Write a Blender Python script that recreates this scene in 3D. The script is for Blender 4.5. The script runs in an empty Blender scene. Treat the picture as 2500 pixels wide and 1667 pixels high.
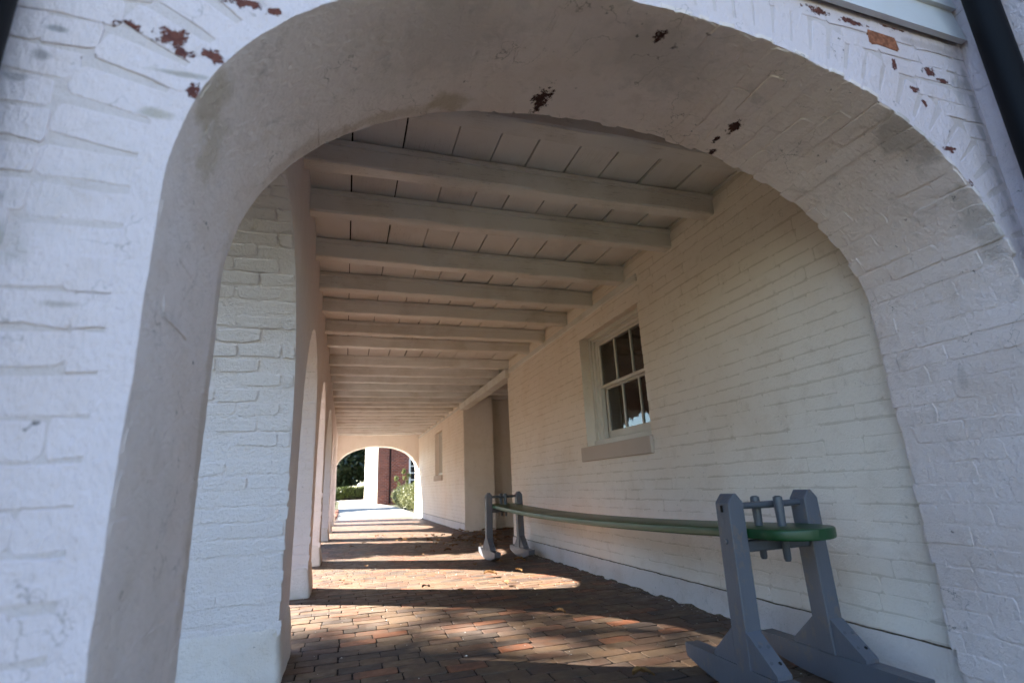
import bpy, bmesh, math, random
from mathutils import Vector, Matrix, noise as mnoise

random.seed(7)
SC = bpy.context.scene
COL = SC.collection

# ------------------------------------------------------------------ camera
cam = bpy.data.cameras.new('camera'); camo = bpy.data.objects.new('camera', cam); COL.objects.link(camo)
CR = Vector((0.9539, -0.2971, -0.0434)); CU = Vector((-0.0399, -0.2689, 0.9623)); CD = Vector((0.2976, 0.9162, 0.2684))
CP = Vector((0, 0, 0.85))
mw = Matrix.Identity(4)
for i in range(3):
    mw[i][0] = CR[i]; mw[i][1] = CU[i]; mw[i][2] = -CD[i]; mw[i][3] = CP[i]
camo.matrix_world = mw
cam.lens = 18.126; cam.sensor_width = 36; cam.clip_start = 0.02; cam.clip_end = 2000
cam.dof.use_dof = True; cam.dof.focus_distance = 3.4; cam.dof.aperture_fstop = 2.0
SC.camera = camo

# ------------------------------------------------------------------ sky, sun, exposure
SUNDIR = Vector((1, -0.633, -0.765)).normalized()          # the way the light travels
ELEV = math.asin(-SUNDIR.z)
world = bpy.data.worlds.new('World'); SC.world = world; world.use_nodes = True
wn = world.node_tree; bg = wn.nodes['Background']
sky = wn.nodes.new('ShaderNodeTexSky'); sky.sky_type = 'NISHITA'; sky.sun_disc = False
sky.sun_elevation = ELEV; sky.sun_rotation = math.atan2(-SUNDIR.x, -SUNDIR.y)
sky.air_density = 1.0; sky.dust_density = 0.0; sky.ozone_density = 2.2
wn.links.new(sky.outputs[0], bg.inputs[0]); bg.inputs[1].default_value = 0.06
sun = bpy.data.lights.new('sun', 'SUN'); sun.energy = 5.0; sun.angle = math.radians(0.53); sun.color = (1, 0.94, 0.84)
suno = bpy.data.objects.new('sun', sun); COL.objects.link(suno)
suno.rotation_euler = SUNDIR.to_track_quat('-Z', 'Y').to_euler(); suno.location = (-12, 8, 14)
SC.view_settings.view_transform = 'Standard'; SC.view_settings.look = 'None'
SC.view_settings.exposure = 3.32; SC.view_settings.gamma = 1.0; SC.view_settings.use_curve_mapping = False
SC.cycles.max_bounces = 8; SC.cycles.diffuse_bounces = 5; SC.cycles.glossy_bounces = 4
SC.cycles.transmission_bounces = 6; SC.cycles.transparent_max_bounces = 8
SC.cycles.use_denoising = True; SC.cycles.use_adaptive_sampling = True; SC.cycles.adaptive_threshold = 0.02
SC.cycles.caustics_reflective = False; SC.cycles.caustics_refractive = False

# ------------------------------------------------------------------ helpers
def ms(name, verts, faces, mat=None, smooth=None):
    me = bpy.data.meshes.new(name); me.from_pydata([tuple(v) for v in verts], [], faces); me.update()
    if mat: me.materials.append(mat)
    if smooth is not None:
        for p in me.polygons: p.use_smooth = True
        if smooth < 180: me.set_sharp_from_angle(angle=math.radians(smooth))
    return me

def ob(name, me, parent=None):
    o = bpy.data.objects.new(name, me); COL.objects.link(o)
    if parent: o.parent = parent
    return o

def thing(name, label, cat, loc=(0, 0, 0), group=None):
    o = bpy.data.objects.new(name, None); COL.objects.link(o); o.location = loc; o.empty_display_size = 0.2
    o['label'] = label; o['category'] = cat
    if group: o['group'] = group
    return o

def tag(o, label, cat, group=None):
    o['label'] = label; o['category'] = cat
    if group: o['group'] = group
    return o

def part(name, me, parent):
    """mesh given in world coordinates -> part of a thing whose empty may stand anywhere (no rotation)"""
    o = ob(name, me, parent)
    l = parent.location
    if parent.parent: l = l + parent.parent.location
    o.location = -l
    return o

def boxm(name, x0, x1, y0, y1, z0, z1, mat, bev=0.0, seg=1):
    bm = bmesh.new(); bmesh.ops.create_cube(bm, size=1)
    for v in bm.verts:
        v.co = Vector(((x0 + x1) / 2 + v.co.x * (x1 - x0), (y0 + y1) / 2 + v.co.y * (y1 - y0), (z0 + z1) / 2 + v.co.z * (z1 - z0)))
    if bev > 0:
        bmesh.ops.bevel(bm, geom=bm.edges[:], offset=bev, segments=seg, profile=0.5, affect='EDGES')
    me = bpy.data.meshes.new(name); bm.to_mesh(me); bm.free(); me.materials.append(mat)
    return me

def prism(name, poly, axis, a0, a1, mat, smooth=None, side_jit=0.0):
    """poly: list of 2D points; axis 0 extrudes along x with poly=(y,z); 1 along y with poly=(x,z); 2 along z with poly=(x,y)"""
    def P(p, a):
        return {0: (a, p[0], p[1]), 1: (p[0], a, p[1]), 2: (p[0], p[1], a)}[axis]
    n = len(poly)
    v = [P(p, a0) for p in poly] + [P(p, a1) for p in poly]
    f = [tuple(range(n)), tuple(range(2 * n - 1, n - 1, -1))]
    f += [((i + 1) % n, i, n + i, n + (i + 1) % n) for i in range(n)]
    bm = bmesh.new(); vs = [bm.verts.new(q) for q in v]
    for g in f:
        bm.faces.new([vs[i] for i in g])
    bmesh.ops.recalc_face_normals(bm, faces=bm.faces[:])
    big = [q for q in bm.faces if len(q.verts) > 4]
    if big: bmesh.ops.triangulate(bm, faces=big, ngon_method='EAR_CLIP')
    me = bpy.data.meshes.new(name); bm.to_mesh(me); bm.free(); me.materials.append(mat)
    if smooth is not None:
        for q in me.polygons: q.use_smooth = True
        me.set_sharp_from_angle(angle=math.radians(smooth))
    return me

def tube(name, pts, radii, mat, seg=10, caps=True):
    v = []; f = []
    for i, p in enumerate(pts):
        p = Vector(p); a = Vector(pts[max(0, i - 1)]); b = Vector(pts[min(len(pts) - 1, i + 1)])
        d = (b - a).normalized(); t = d.orthogonal().normalized() if i == 0 else (t - d * t.dot(d)).normalized()
        s = d.cross(t); r = radii[i] if isinstance(radii, (list, tuple)) else radii
        for k in range(seg):
            an = 2 * math.pi * k / seg
            v.append(p + (t * math.cos(an) + s * math.sin(an)) * r)
    for i in range(len(pts) - 1):
        for k in range(seg):
            f.append((i * seg + k, i * seg + (k + 1) % seg, (i + 1) * seg + (k + 1) % seg, (i + 1) * seg + k))
    if caps:
        f.append(tuple(range(seg - 1, -1, -1))); f.append(tuple(range((len(pts) - 1) * seg, len(pts) * seg)))
    return ms(name, v, f, mat, smooth=50)

# ------------------------------------------------------------------ node helpers
class NT:
    def __init__(s, name):
        s.m = bpy.data.materials.new(name); s.m.use_nodes = True
        s.t = s.m.node_tree; s.b = s.t.nodes['Principled BSDF']; s.out = s.t.nodes['Material Output']
    def n(s, typ, **kw):
        nd = s.t.nodes.new('ShaderNode' + typ)
        for k, v in kw.items():
            if k.startswith('_'): setattr(nd, k[1:], v)
            else:
                key = int(k[1:]) if k[0] == 'i' and k[1:].isdigit() else k
                s.set(nd.inputs[key], v)
        return nd
    def set(s, inp, v):
        if hasattr(v, 'is_output') or isinstance(v, bpy.types.NodeSocket): s.t.links.new(v, inp)
        else: inp.default_value = v
    def noise(s, vec, scale, detail=4, rough=0.55, dist=0.0):
        return s.n('TexNoise', i0=vec, Scale=scale, Detail=detail, Roughness=rough, Distortion=dist).outputs[0]
    def ramp(s, fac, a, b, va=0.0, vb=1.0):
        return s.n('MapRange', _interpolation_type='SMOOTHSTEP', i0=fac, i1=a, i2=b, i3=va, i4=vb).outputs[0]
    def math(s, op, a, b=0.0):
        return s.n('Math', _operation=op, i0=a, i1=b).outputs[0]
    def mix(s, fac, a, b, mode='MIX'):
        nd = s.n('Mix', _data_type='RGBA', _blend_type=mode)
        s.set(nd.inputs[0], fac); s.set(nd.inputs[6], a); s.set(nd.inputs[7], b)
        return nd.outputs[2]
    def scaled(s, vec, sc):
        return s.n('Mapping', i0=vec, i3=sc).outputs[0]
    def bump(s, h, dist, strength=1.0, nrm=None):
        nd = s.n('Bump', Strength=strength, Distance=dist, Height=h)
        if nrm is not None: s.set(nd.inputs['Normal'], nrm)
        return nd.outputs[0]
    def pos(s): return s.n('NewGeometry').outputs['Position']
    def fin(s, col, rough=0.6, nrm=None, spec=0.4):
        s.set(s.b.inputs['Base Color'], col); s.set(s.b.inputs['Roughness'], rough)
        s.set(s.b.inputs['Specular IOR Level'], spec)
        if nrm is not None: s.set(s.b.inputs['Normal'], nrm)
        return s.m

def C(r, g, b): return (r, g, b, 1)

def paint(name, base=(0.74, 0.725, 0.70), spots=(), pits=0.5, dirt=0.35, relief=1.0, brush=(1, 1, 1), grime=0.0, stains=(), bare=(0.17, 0.058, 0.042), cracks=0.4, smear=0.0):
    """old limewash / oil paint over brick: mottled white, brush relief, small pits, bare red brick where it has flaked"""
    k = NT(name); p = k.pos()
    big = k.noise(p, 2.2, 5, 0.6)
    med = k.noise(p, 11.0, 4, 0.62)
    grain = k.noise(k.scaled(p, brush), 58, 6, 0.72)
    col = k.mix(k.ramp(big, 0.45, 0.72, 0, dirt), C(*base), C(base[0] * .84, base[1] * .77, base[2] * .68))
    col = k.mix(k.ramp(med, 0.52, 0.78, 0, dirt * 0.9), col, C(base[0] * .70, base[1] * .66, base[2] * .60))
    col = k.mix(k.ramp(grain, 0.60, 0.80, 0, dirt * 0.8), col, C(base[0] * .62, base[1] * .58, base[2] * .54))  # grain specks darkened in the colour to mimic shaded crevices
    if grime:
        gn = k.noise(p, 1.3, 6, 0.7)
        col = k.mix(k.ramp(gn, 0.54, 0.7, 0, grime), col, C(0.36, 0.33, 0.26))
    if smear:
        sn = k.noise(k.scaled(p, (1, 1, 1)), 5.5, 8, 0.72, 1.2)
        col = k.mix(k.ramp(sn, 0.56, 0.70, 0, smear), col, C(0.26, 0.235, 0.225))
    for (sx, sy, sz, rx, ry, rz, sc, st) in stains:
        dv = k.n('VectorMath', _operation='SUBTRACT', i0=p, i1=(sx, sy, sz)).outputs[0]
        dv = k.n('VectorMath', _operation='MULTIPLY', i0=dv, i1=(1 / rx, 1 / ry, 1 / rz)).outputs[0]
        dl = k.math('ADD', k.n('VectorMath', _operation='LENGTH', i0=dv).outputs['Value'], k.math('MULTIPLY', k.math('SUBTRACT', med, 0.5), 2.2))
        col = k.mix(k.ramp(dl, 0.35, 1.1, st, 0), col, C(*sc))
    # pits and hair cracks with a shape of their own
    pn = k.noise(p, 34, 3, 0.5)
    pm = k.ramp(pn, 0.725 - 0.035 * pits, 0.755, 0, 1)
    pm = k.math('MULTIPLY', pm, k.ramp(big, 0.44, 0.56, 0, 1))
    col = k.mix(k.math('MULTIPLY', pm, 0.9 * min(1, pits)), col, C(0.085, 0.072, 0.07))
    warp = k.n('VectorMath', _operation='SCALE', i0=k.n('TexNoise', i0=p, Scale=14.0, Detail=4).outputs[1], i3=0.14).outputs[0]
    wv = k.n('TexVoronoi', _feature='DISTANCE_TO_EDGE', i0=k.n('VectorMath', _operation='ADD', i0=p, i1=warp).outputs[0], Scale=5.5).outputs[0]
    ck = k.math('MULTIPLY', k.ramp(wv, 0.0, 0.010, 1, 0), k.ramp(k.noise(p, 3.7, 4, 0.65), 0.52, 0.60, 0, 1))
    col = k.mix(k.math('MULTIPLY', ck, cracks), col, C(0.16, 0.13, 0.11))
    h = k.math('ADD', k.math('MULTIPLY', med, 0.22), k.math('MULTIPLY', grain, 0.8))
    rough = 0.62
    masks = []
    for (sx, sy, sz, rx, ry, rz) in spots:
        dv = k.n('VectorMath', _operation='SUBTRACT', i0=p, i1=(sx, sy, sz)).outputs[0]
        dv = k.n('VectorMath', _operation='MULTIPLY', i0=dv, i1=(1 / rx, 1 / ry, 1 / rz)).outputs[0]
        masks.append(k.n('VectorMath', _operation='LENGTH', i0=dv).outputs['Value'])
    if masks:
        jag = k.noise(p, 42, 6, 0.75)
        d = masks[0]
        for m2 in masks[1:]: d = k.math('MINIMUM', d, m2)
        d = k.math('ADD', d, k.math('MULTIPLY', k.math('SUBTRACT', jag, 0.5), 4.2))
        tot = k.ramp(d, 0.70, 0.80, 1, 0)
        bc = k.mix(k.ramp(k.noise(p, 40, 4), 0.35, 0.7), C(*bare), C(bare[0] * .55, bare[1] * .5, bare[2] * .6))
        col = k.mix(tot, col, bc)
        h = k.math('SUBTRACT', h, k.math('MULTIPLY', tot, 0.35))
        rough = k.math('ADD', 0.62, k.math('MULTIPLY', tot, 0.25))
    nrm = k.bump(h, 0.0145 * relief, 1.0)
    return k.fin(col, rough, nrm, 0.35)

M = {}
S = 0.85
def u(x, y, z): return (x * S, y * S, (z + 1) * S)
frontspots = []
for (x, z, rx, rz) in [(2.27, 1.882, .085, .03), (2.1, 1.945, .10, .022), (1.9, 1.955, .09, .03), (2.36, 1.99, .12, .018), (2.53, 1.775, .05, .035), (2.60, 1.74, .06, .018), (2.39, 1.645, .03, .03), (2.5, 1.35, .05, .02),
                       (2.57, 1.16, .04, .04), (2.30, 1.76, .02, .04), (2.43, 1.58, .018, .03),
                       (-.585, 1.177, .04, .035), (-.48, 1.171, .055, .04), (-.445, 1.125, .03, .025), (-.413, 1.014, .022, .03), (-.377, 1.133, .035, .03), (-.325, 1.331, .075, .022), (-.25, 1.32, .03, .02), (-.644, 1.066, .018, .03)]:
    a = u(x, 1.29, z); frontspots.append((a[0], a[1], a[2], rx * S * .85, 0.09, rz * S * .85))
soffspots = []
for (x, y, z, rx, ry, rz) in [(.795, 1.85, 1.715, .05, .10, .2), (1.764, 1.724, 1.664, .035, .055, .2), (1.78, 1.93, 1.66, .03, .05, .2), (1.74, 1.83, 1.66, .018, .03, .2), (1.14, 1.40, 1.73, .03, .04, .2)]:
    a = u(x, y, z); soffspots.append((a[0], a[1], a[2], rx * S * .85, ry * S * .95, rz * S))
fst = []
for (x, z, rx, rz, c, st) in [(-.80, .55, .10, .07, (.26, .26, .19), .55), (-.79, .66, .07, .03, (.22, .22, .17), .5), (-.74, 1.05, .03, .02, (.14, .13, .13), .6), (-.78, .98, .03, .02, (.14, .13, .13), .5), (-.72, 1.13, .03, .012, (.12, .12, .11), .6),
                              (-.49, .93, .05, .018, (.30, .26, .17), .55), (-.46, 1.06, .09, .012, (.25, .22, .17), .6), (-.60, .42, .05, .012, (.25, .2, .15), .5), (2.6, 1.93, .25, .03, (.30, .22, .18), .35), (2.78, 1.5, .03, .6, (.22, .20, .18), .5), (2.72, 1.72, .06, .1, (.22, .20, .18), .4)]:
    a = u(x, 1.29, z); fst.append((a[0], a[1], a[2], rx * S, .3, rz * S, c, st))
sst = []
for (x, y, z, rx, ry, rz, c, st) in [(.38, 1.88, 1.64, .10, .09, .3, (.40, .30, .18), .6), (.12, 1.9, 1.53, .25, .05, .3, (.46, .34, .24), .5), (-.2, 1.9, 1.3, .25, .05, .3, (.46, .33, .25), .45), (-.44, 1.5, .98, .1, .12, .12, (.42, .34, .22), .5), (-.40, 1.35, 1.05, .1, .08, .1, (.40, .32, .2), .5),
                                     (-.455, 1.9, .3, .1, .05, .8, (.45, .34, .26), .45), (1.2, 1.5, 1.7, .4, .2, .3, (.32, .29, .27), .35), (.3, 1.5, 1.6, .35, .25, .4, (.33, .30, .29), .3), (2.3, 1.35, 1.4, .2, .1, .25, (.25, .22, .2), .5), (2.6, 1.33, 1.0, .15, .08, .25, (.27, .24, .2), .45)]:
    a = u(x, y, z); sst.append((a[0], a[1], a[2], rx * S, ry * S, rz * S, c, st))
M['front'] = paint('whitewash_front', (0.72, 0.63, 0.665), frontspots, pits=1.0, dirt=0.28, relief=1.05, brush=(1, 1, .5), grime=0.12, stains=fst, cracks=.5)
M['soffit'] = paint('whitewash_soffit', (0.80, 0.70, 0.68), soffspots, pits=0.9, dirt=0.42, relief=.8, brush=(.6, 1, 1), grime=0.15, stains=sst, bare=(0.06, 0.02, 0.018), cracks=.7, smear=.28)
M['white'] = paint('whitewash_wall', (0.86, 0.785, 0.71), pits=0.3, dirt=0.34, relief=0.6, cracks=.25)
M['pier'] = paint('whitewash_pier', (0.84, 0.765, 0.77), pits=0.3, dirt=0.22, relief=1.35, cracks=.2)
M['white_joint'] = paint('whitewash_wall_joint', (0.72, 0.645, 0.56), pits=0.2, dirt=0.5, relief=0.6, cracks=0)
M['pier_joint'] = paint('whitewash_pier_joint', (0.66, 0.59, 0.55), pits=0.2, dirt=0.4, relief=0.8, cracks=0)
M['front_joint'] = paint('whitewash_front_joint', (0.63, 0.55, 0.56), pits=0.6, dirt=0.4, relief=0.8, cracks=0)
M['plinth'] = paint('whitewash_plinth', (0.78, 0.71, 0.68), pits=0.6, dirt=0.5, relief=1.0, grime=0.22)

def woodpaint(name, base, dirt=0.25, axis=(1, 12, 12), rough=0.5, spec=0.35, wear=None, relief=1.0, cracks=0.0):
    k = NT(name); p = k.pos()
    g = k.noise(k.scaled(p, axis), 6, 6, 0.65)
    bgn = k.noise(p, 3.0, 4, 0.6)
    col = k.mix(k.ramp(bgn, 0.42, 0.75, 0, dirt), C(*base), C(base[0] * .72, base[1] * .66, base[2] * .58))
    col = k.mix(k.ramp(g, 0.60, 0.82, 0, dirt), col, C(base[0] * .5, base[1] * .46, base[2] * .42))
    cn = k.noise(k.scaled(p, tuple(v if v > 1 else .35 for v in axis)), 5.5, 3, 0.5)
    cm = k.math('MULTIPLY', k.ramp(k.math('ABSOLUTE', k.math('SUBTRACT', cn, 0.5)), 0.0, 0.006, 1, 0), k.ramp(bgn, 0.47, 0.58, 0, 1))
    col = k.mix(k.math('MULTIPLY', cm, cracks), col, C(.06, .05, .045))
    rnd = k.n('ObjectInfo').outputs['Random']
    col = k.mix(k.math('MULTIPLY', rnd, 0.16), col, C(base[0] * .45, base[1] * .42, base[2] * .38))
    if wear:
        wm = k.ramp(k.noise(k.scaled(p, (1, 1, .5)), 19, 6, 0.72), 0.575, 0.625, 0, .75)
        col = k.mix(k.math('MULTIPLY', wm, 0.8), col, C(*wear))
    return k.fin(col, rough, k.bump(k.math('ADD', g, k.math('MULTIPLY', bgn, .4)), 0.0025 * relief, 0.7), spec)
M['joist'] = woodpaint('joist_paint', (0.75, 0.735, 0.71), 0.5, (1, 14, 14), cracks=.75)
M['ceil'] = woodpaint('ceiling_paint', (0.75, 0.735, 0.715), 0.35, (14, 1, 14), cracks=.5)
M['trim'] = woodpaint('trim_paint', (0.72, 0.70, 0.66), 0.2, (12, 12, 1), 0.4)
M['clap'] = woodpaint('clapboard_paint', (0.62, 0.63, 0.66), 0.18, (1, 12, 12), 0.38)
M['stone'] = woodpaint('sill_stone', (0.56, 0.48, 0.42), 0.3, (3, 3, 3), 0.75)
M['stand'] = woodpaint('stand_paint', (0.105, 0.112, 0.135), 0.35, (10, 10, 1), 0.42, 0.4, wear=(0.16, 0.125, 0.105))
M['peg'] = woodpaint('peg_paint', (0.075, 0.083, 0.10), 0.3, (10, 10, 1), 0.4, 0.4)
M['green'] = woodpaint('green_gloss', (0.007, 0.054, 0.014), 0.35, (12, 1, 12), 0.38, 0.5, relief=0.5)

def simple(name, col, rough=0.6, spec=0.4, nscale=None, namt=0.3, bump=0.0):
    k = NT(name); c = C(*col); nr = None
    if nscale:
        nn = k.noise(k.pos(), nscale, 5, 0.6)
        c = k.mix(k.ramp(nn, 0.35, 0.7), C(*[v * (1 - namt) for v in col]), C(*[min(1, v * (1 + namt)) for v in col]))
        if bump: nr = k.bump(nn, bump, 0.8)
    return k.fin(c, rough, nr, spec)
M['black'] = simple('black_pipe', (0.004, 0.0045, 0.006), 0.55, 0.12)
M['dark'] = simple('dark_void', (0.02, 0.018, 0.016), 0.9, 0.1)
M['room'] = simple('room_plaster', (0.20, 0.12, 0.07), 0.8, 0.2, 2.0, 0.3)
M['bed'] = simple('sand_bed', (0.030, 0.024, 0.020), 0.95, 0.1, 20, 0.5, 0.01)
M['ground'] = simple('ground_soil', (0.055, 0.055, 0.032), 0.95, 0.1, 3, 0.4, 0.02)
M['soil'] = simple('soil_and_moss', (0.15, 0.115, 0.082), 0.95, 0.1, 60, 0.55, 0.01)
M['gravel'] = simple('pale_gravel', (0.30, 0.285, 0.26), 0.95, 0.2, 28, 0.35, 0.015)
M['bark'] = simple('bark', (0.09, 0.07, 0.055), 0.9, 0.2, 12, 0.4, 0.02)

def leafmat(name, a, b, rough=0.5, trans=0.25):
    k = NT(name); t = k.n('Attribute', _attribute_name='tone').outputs['Fac']
    col = k.mix(t, C(*a), C(*b))
    k.fin(col, rough, None, 0.4)
    tr = k.n('BsdfTranslucent', i0=col)
    mx = k.n('MixShader', i0=trans, i1=k.b.outputs[0], i2=tr.outputs[0])
    k.t.links.new(mx.outputs[0], k.out.inputs[0])
    return k.m
M['magnolia'] = leafmat('magnolia_leaf', (0.012, 0.022, 0.010), (0.045, 0.06, 0.025), 0.35, 0.1)
M['oak'] = leafmat('tree_leaf', (0.05, 0.06, 0.02), (0.12, 0.10, 0.03), 0.5, 0.3)
M['hedge'] = leafmat('hedge_leaf', (0.030, 0.055, 0.012), (0.10, 0.125, 0.030), 0.5, 0.2)
M['box'] = leafmat('boxwood_leaf', (0.06, 0.075, 0.025), (0.20, 0.20, 0.085), 0.5, 0.2)
M['rose'] = leafmat('rose_leaf', (0.10, 0.12, 0.03), (0.22, 0.22, 0.08), 0.5, 0.3)

def brickfloor():
    k = NT('paver_brick'); p = k.pos(); t = k.n('Attribute', _attribute_name='tone').outputs['Fac']
    cr = k.n('ValToRGB'); k.set(cr.inputs[0], t)
    e = cr.color_ramp; e.interpolation = 'LINEAR'
    cols = [(0.0, (0.055, 0.043, 0.042)), (0.18, (0.085, 0.055, 0.046)), (0.36, (0.125, 0.062, 0.043)), (0.52, (0.125, 0.085, 0.058)), (0.68, (0.155, 0.102, 0.066)), (0.82, (0.20, 0.085, 0.048)), (0.95, (0.27, 0.10, 0.05)), (1.0, (0.15, 0.125, 0.11))]
    e.elements[0].position = 0; e.elements[0].color = C(*cols[0][1]); e.elements[1].position = 1; e.elements[1].color = C(*cols[-1][1])
    for q, c in cols[1:-1]:
        x = e.elements.new(q); x.color = C(*c)
    n1 = k.noise(p, 11, 6, 0.65); n2 = k.noise(p, 90, 4, 0.6); n3 = k.noise(p, 1.7, 4, 0.6)
    col = k.mix(k.ramp(n1, 0.35, 0.7, 0, 0.55), cr.outputs[0], C(0.115, 0.088, 0.07))
    col = k.mix(k.ramp(n1, 0.58, 0.75, 0, 0.45), col, C(0.045, 0.036, 0.033))
    col = k.mix(k.ramp(n2, 0.60, 0.80, 0, 0.5), col, C(0.24, 0.20, 0.16))
    col = k.mix(k.ramp(n3, 0.45, 0.72, 0, 0.35), col, C(0.19, 0.15, 0.105))
    col = k.mix(1.0, col, C(.80, .72, .62), 'MULTIPLY')
    h = k.math('ADD', k.math('MULTIPLY', n1, 0.7), k.math('MULTIPLY', n2, 0.25))
    return k.fin(col, k.ramp(n1, 0.3, 0.7, 0.48, 0.75), k.bump(h, 0.0022, 0.9), 0.5)
M['paver'] = brickfloor()

def housebrick():
    k = NT('house_brick'); p = k.pos()
    v = k.n('Mapping', i0=p).outputs[0]
    sp = k.n('SeparateXYZ', i0=v)
    cb = k.n('CombineXYZ', i0=k.math('ADD', sp.outputs[0], sp.outputs[1]), i1=sp.outputs[2])
    bt = k.n('TexBrick', i0=cb.outputs[0], i1=C(.27, .065, .032), i2=C(.13, .03, .02), i3=C(.34, .22, .18), Scale=1.0)
    bt.inputs['Mortar Size'].default_value = 0.014; bt.inputs['Brick Width'].default_value = 0.30; bt.inputs['Row Height'].default_value = 0.115
    bt.offset = 0.5
    col = k.mix(k.ramp(k.noise(p, 2, 4), .4, .7, 0, .3), bt.outputs[0], C(.10, .04, .03))
    return k.fin(col, 0.85, k.bump(bt.outputs[1], -0.01, 0.8), 0.2)
M['house'] = housebrick()
def mk_glass():
    k = NT('window_glass')
    k.t.nodes.remove(k.b)
    gl = k.n('BsdfGlossy', i0=C(.9, .9, .9), Roughness=0.02)
    tr = k.n('BsdfTransparent', i0=C(.82, .84, .82))
    fr = k.n('Fresnel', IOR=1.5)
    wob = k.bump(k.noise(k.pos(), 7, 2), 0.004, 0.25); k.set(gl.inputs['Normal'], wob)
    mx = k.n('MixShader', i0=k.math('ADD', fr.outputs[0], 0.02), i1=tr.outputs[0], i2=gl.outputs[0])
    k.t.links.new(mx.outputs[0], k.out.inputs[0]); return k.m
M['glass'] = mk_glass()

# ------------------------------------------------------------------ brick pieces
def brick_proto(rng, L, H, dep, c, jit, mat, corner=0.010):
    """a worn brick face: 8-point outline, soft rounded arris. X along length, Y height, Z outwards (front at 0)"""
    def ring(inset, z, j):
        a = L / 2 - inset; b = H / 2 - inset; k = min(corner, b * .45)
        pts = [(-a + k, -b), (mx[0], -b), (a - k, -b), (a, -b + k), (a, b - k), (a - k, b), (mx[1], b), (-a + k, b), (-a, b - k), (-a, -b + k)]
        return [(x + o[0], y + o[1], z + rng.uniform(-j, j) * .5) for (x, y), o in zip(pts, off)]
    off = [(rng.uniform(-jit, jit), rng.uniform(-jit, jit)) for _ in range(10)]; mx = (rng.uniform(-.3, .3) * L, rng.uniform(-.3, .3) * L); off = [(a, b * 1.5) for a, b in off]
    v = ring(c * 1.3, 0, jit * .4) + ring(c * .35, -c * .35, jit * .4) + ring(0, -dep, 0)
    f = [tuple(range(10))]
    for q in (0, 10):
        f += [(q + i, q + 10 + i, q + 10 + (i + 1) % 10, q + (i + 1) % 10) for i in range(10)]
    return v, f

def flatface(me):
    for p in me.polygons:
        if p.loop_total == 10: p.use_smooth = False
    return me

class Bricks:
    """lays alike pieces on one wall: the 300 that show largest are objects, the rest is joined"""
    def __init__(s, mat, L=0.205, H=0.068, dep=0.014, c=0.006, jit=0.0025, nvar=14, seed=1, name='brick', tones=None, corner=0.010):
        s.rng = random.Random(seed); s.L = L; s.H = H; s.mat = mat; s.name = name; s.items = []
        s.pro = []
        for i in range(nvar):
            v, f = brick_proto(s.rng, L, H, dep, c, jit, mat, corner)
            tone = s.rng.random() if tones is None else tones(s.rng, i)
            s.pro.append((v, f, tone))
        s.mesh = {}
    def add(s, o, X, Y, N, L, H, mat=None):
        m = Matrix.Identity(4)
        a = X * (L / s.L); b = Y * (H / s.H)
        for i in range(3):
            m[i][0] = a[i]; m[i][1] = b[i]; m[i][2] = N[i]; m[i][3] = o[i]
        w = Vector(o) - CP; dd = w.dot(CD); sc = 0.0
        if dd > 0.1:
            px, py = w.dot(CR) / dd / (18 / 18.126), w.dot(CU) / dd / (12 / 18.126)
            if abs(px) < 1.06 and abs(py) < 1.06:
                fc = -w.normalized().dot(N)
                if fc > 0: sc = L * H * fc / w.length_squared
        s.items.append((sc, m, s.rng.randrange(len(s.pro)), mat or s.mat))
    def done(s, parent, loc, limit=300, rest='brickwork'):
        s.items.sort(key=lambda t: -t[0])
        vis = [t for t in s.items if t[0] > 0][:limit]; nv = len(vis)
        inv = Matrix.Translation(-Vector(loc))
        for sc, m, k, mat in vis:
            key = (k, mat.name)
            if key not in s.mesh:
                v, f, tone = s.pro[k]; me = flatface(ms(s.name, v, f, mat, smooth=28))
                at = me.attributes.new('tone', 'FLOAT', 'POINT'); at.data.foreach_set('value', [tone] * len(v)); s.mesh[key] = me
            o = ob(s.name, s.mesh[key], parent); o.matrix_local = inv @ m
        r = s.items[nv:]
        if r:
            V = []; F = []; T = []
            for sc, m, k, mat in r:
                v, f, tone = s.pro[k]; b = len(V); mm = inv @ m
                V += [mm @ Vector(q) for q in v]; F += [tuple(b + i for i in g) for g in f]; T += [tone] * len(v)
            me = flatface(ms(rest, V, F, s.mat, smooth=28))
            at = me.attributes.new('tone', 'FLOAT', 'POINT'); at.data.foreach_set('value', T)
            o = ob(rest, me, parent); o['kind'] = 'stuff'

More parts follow.
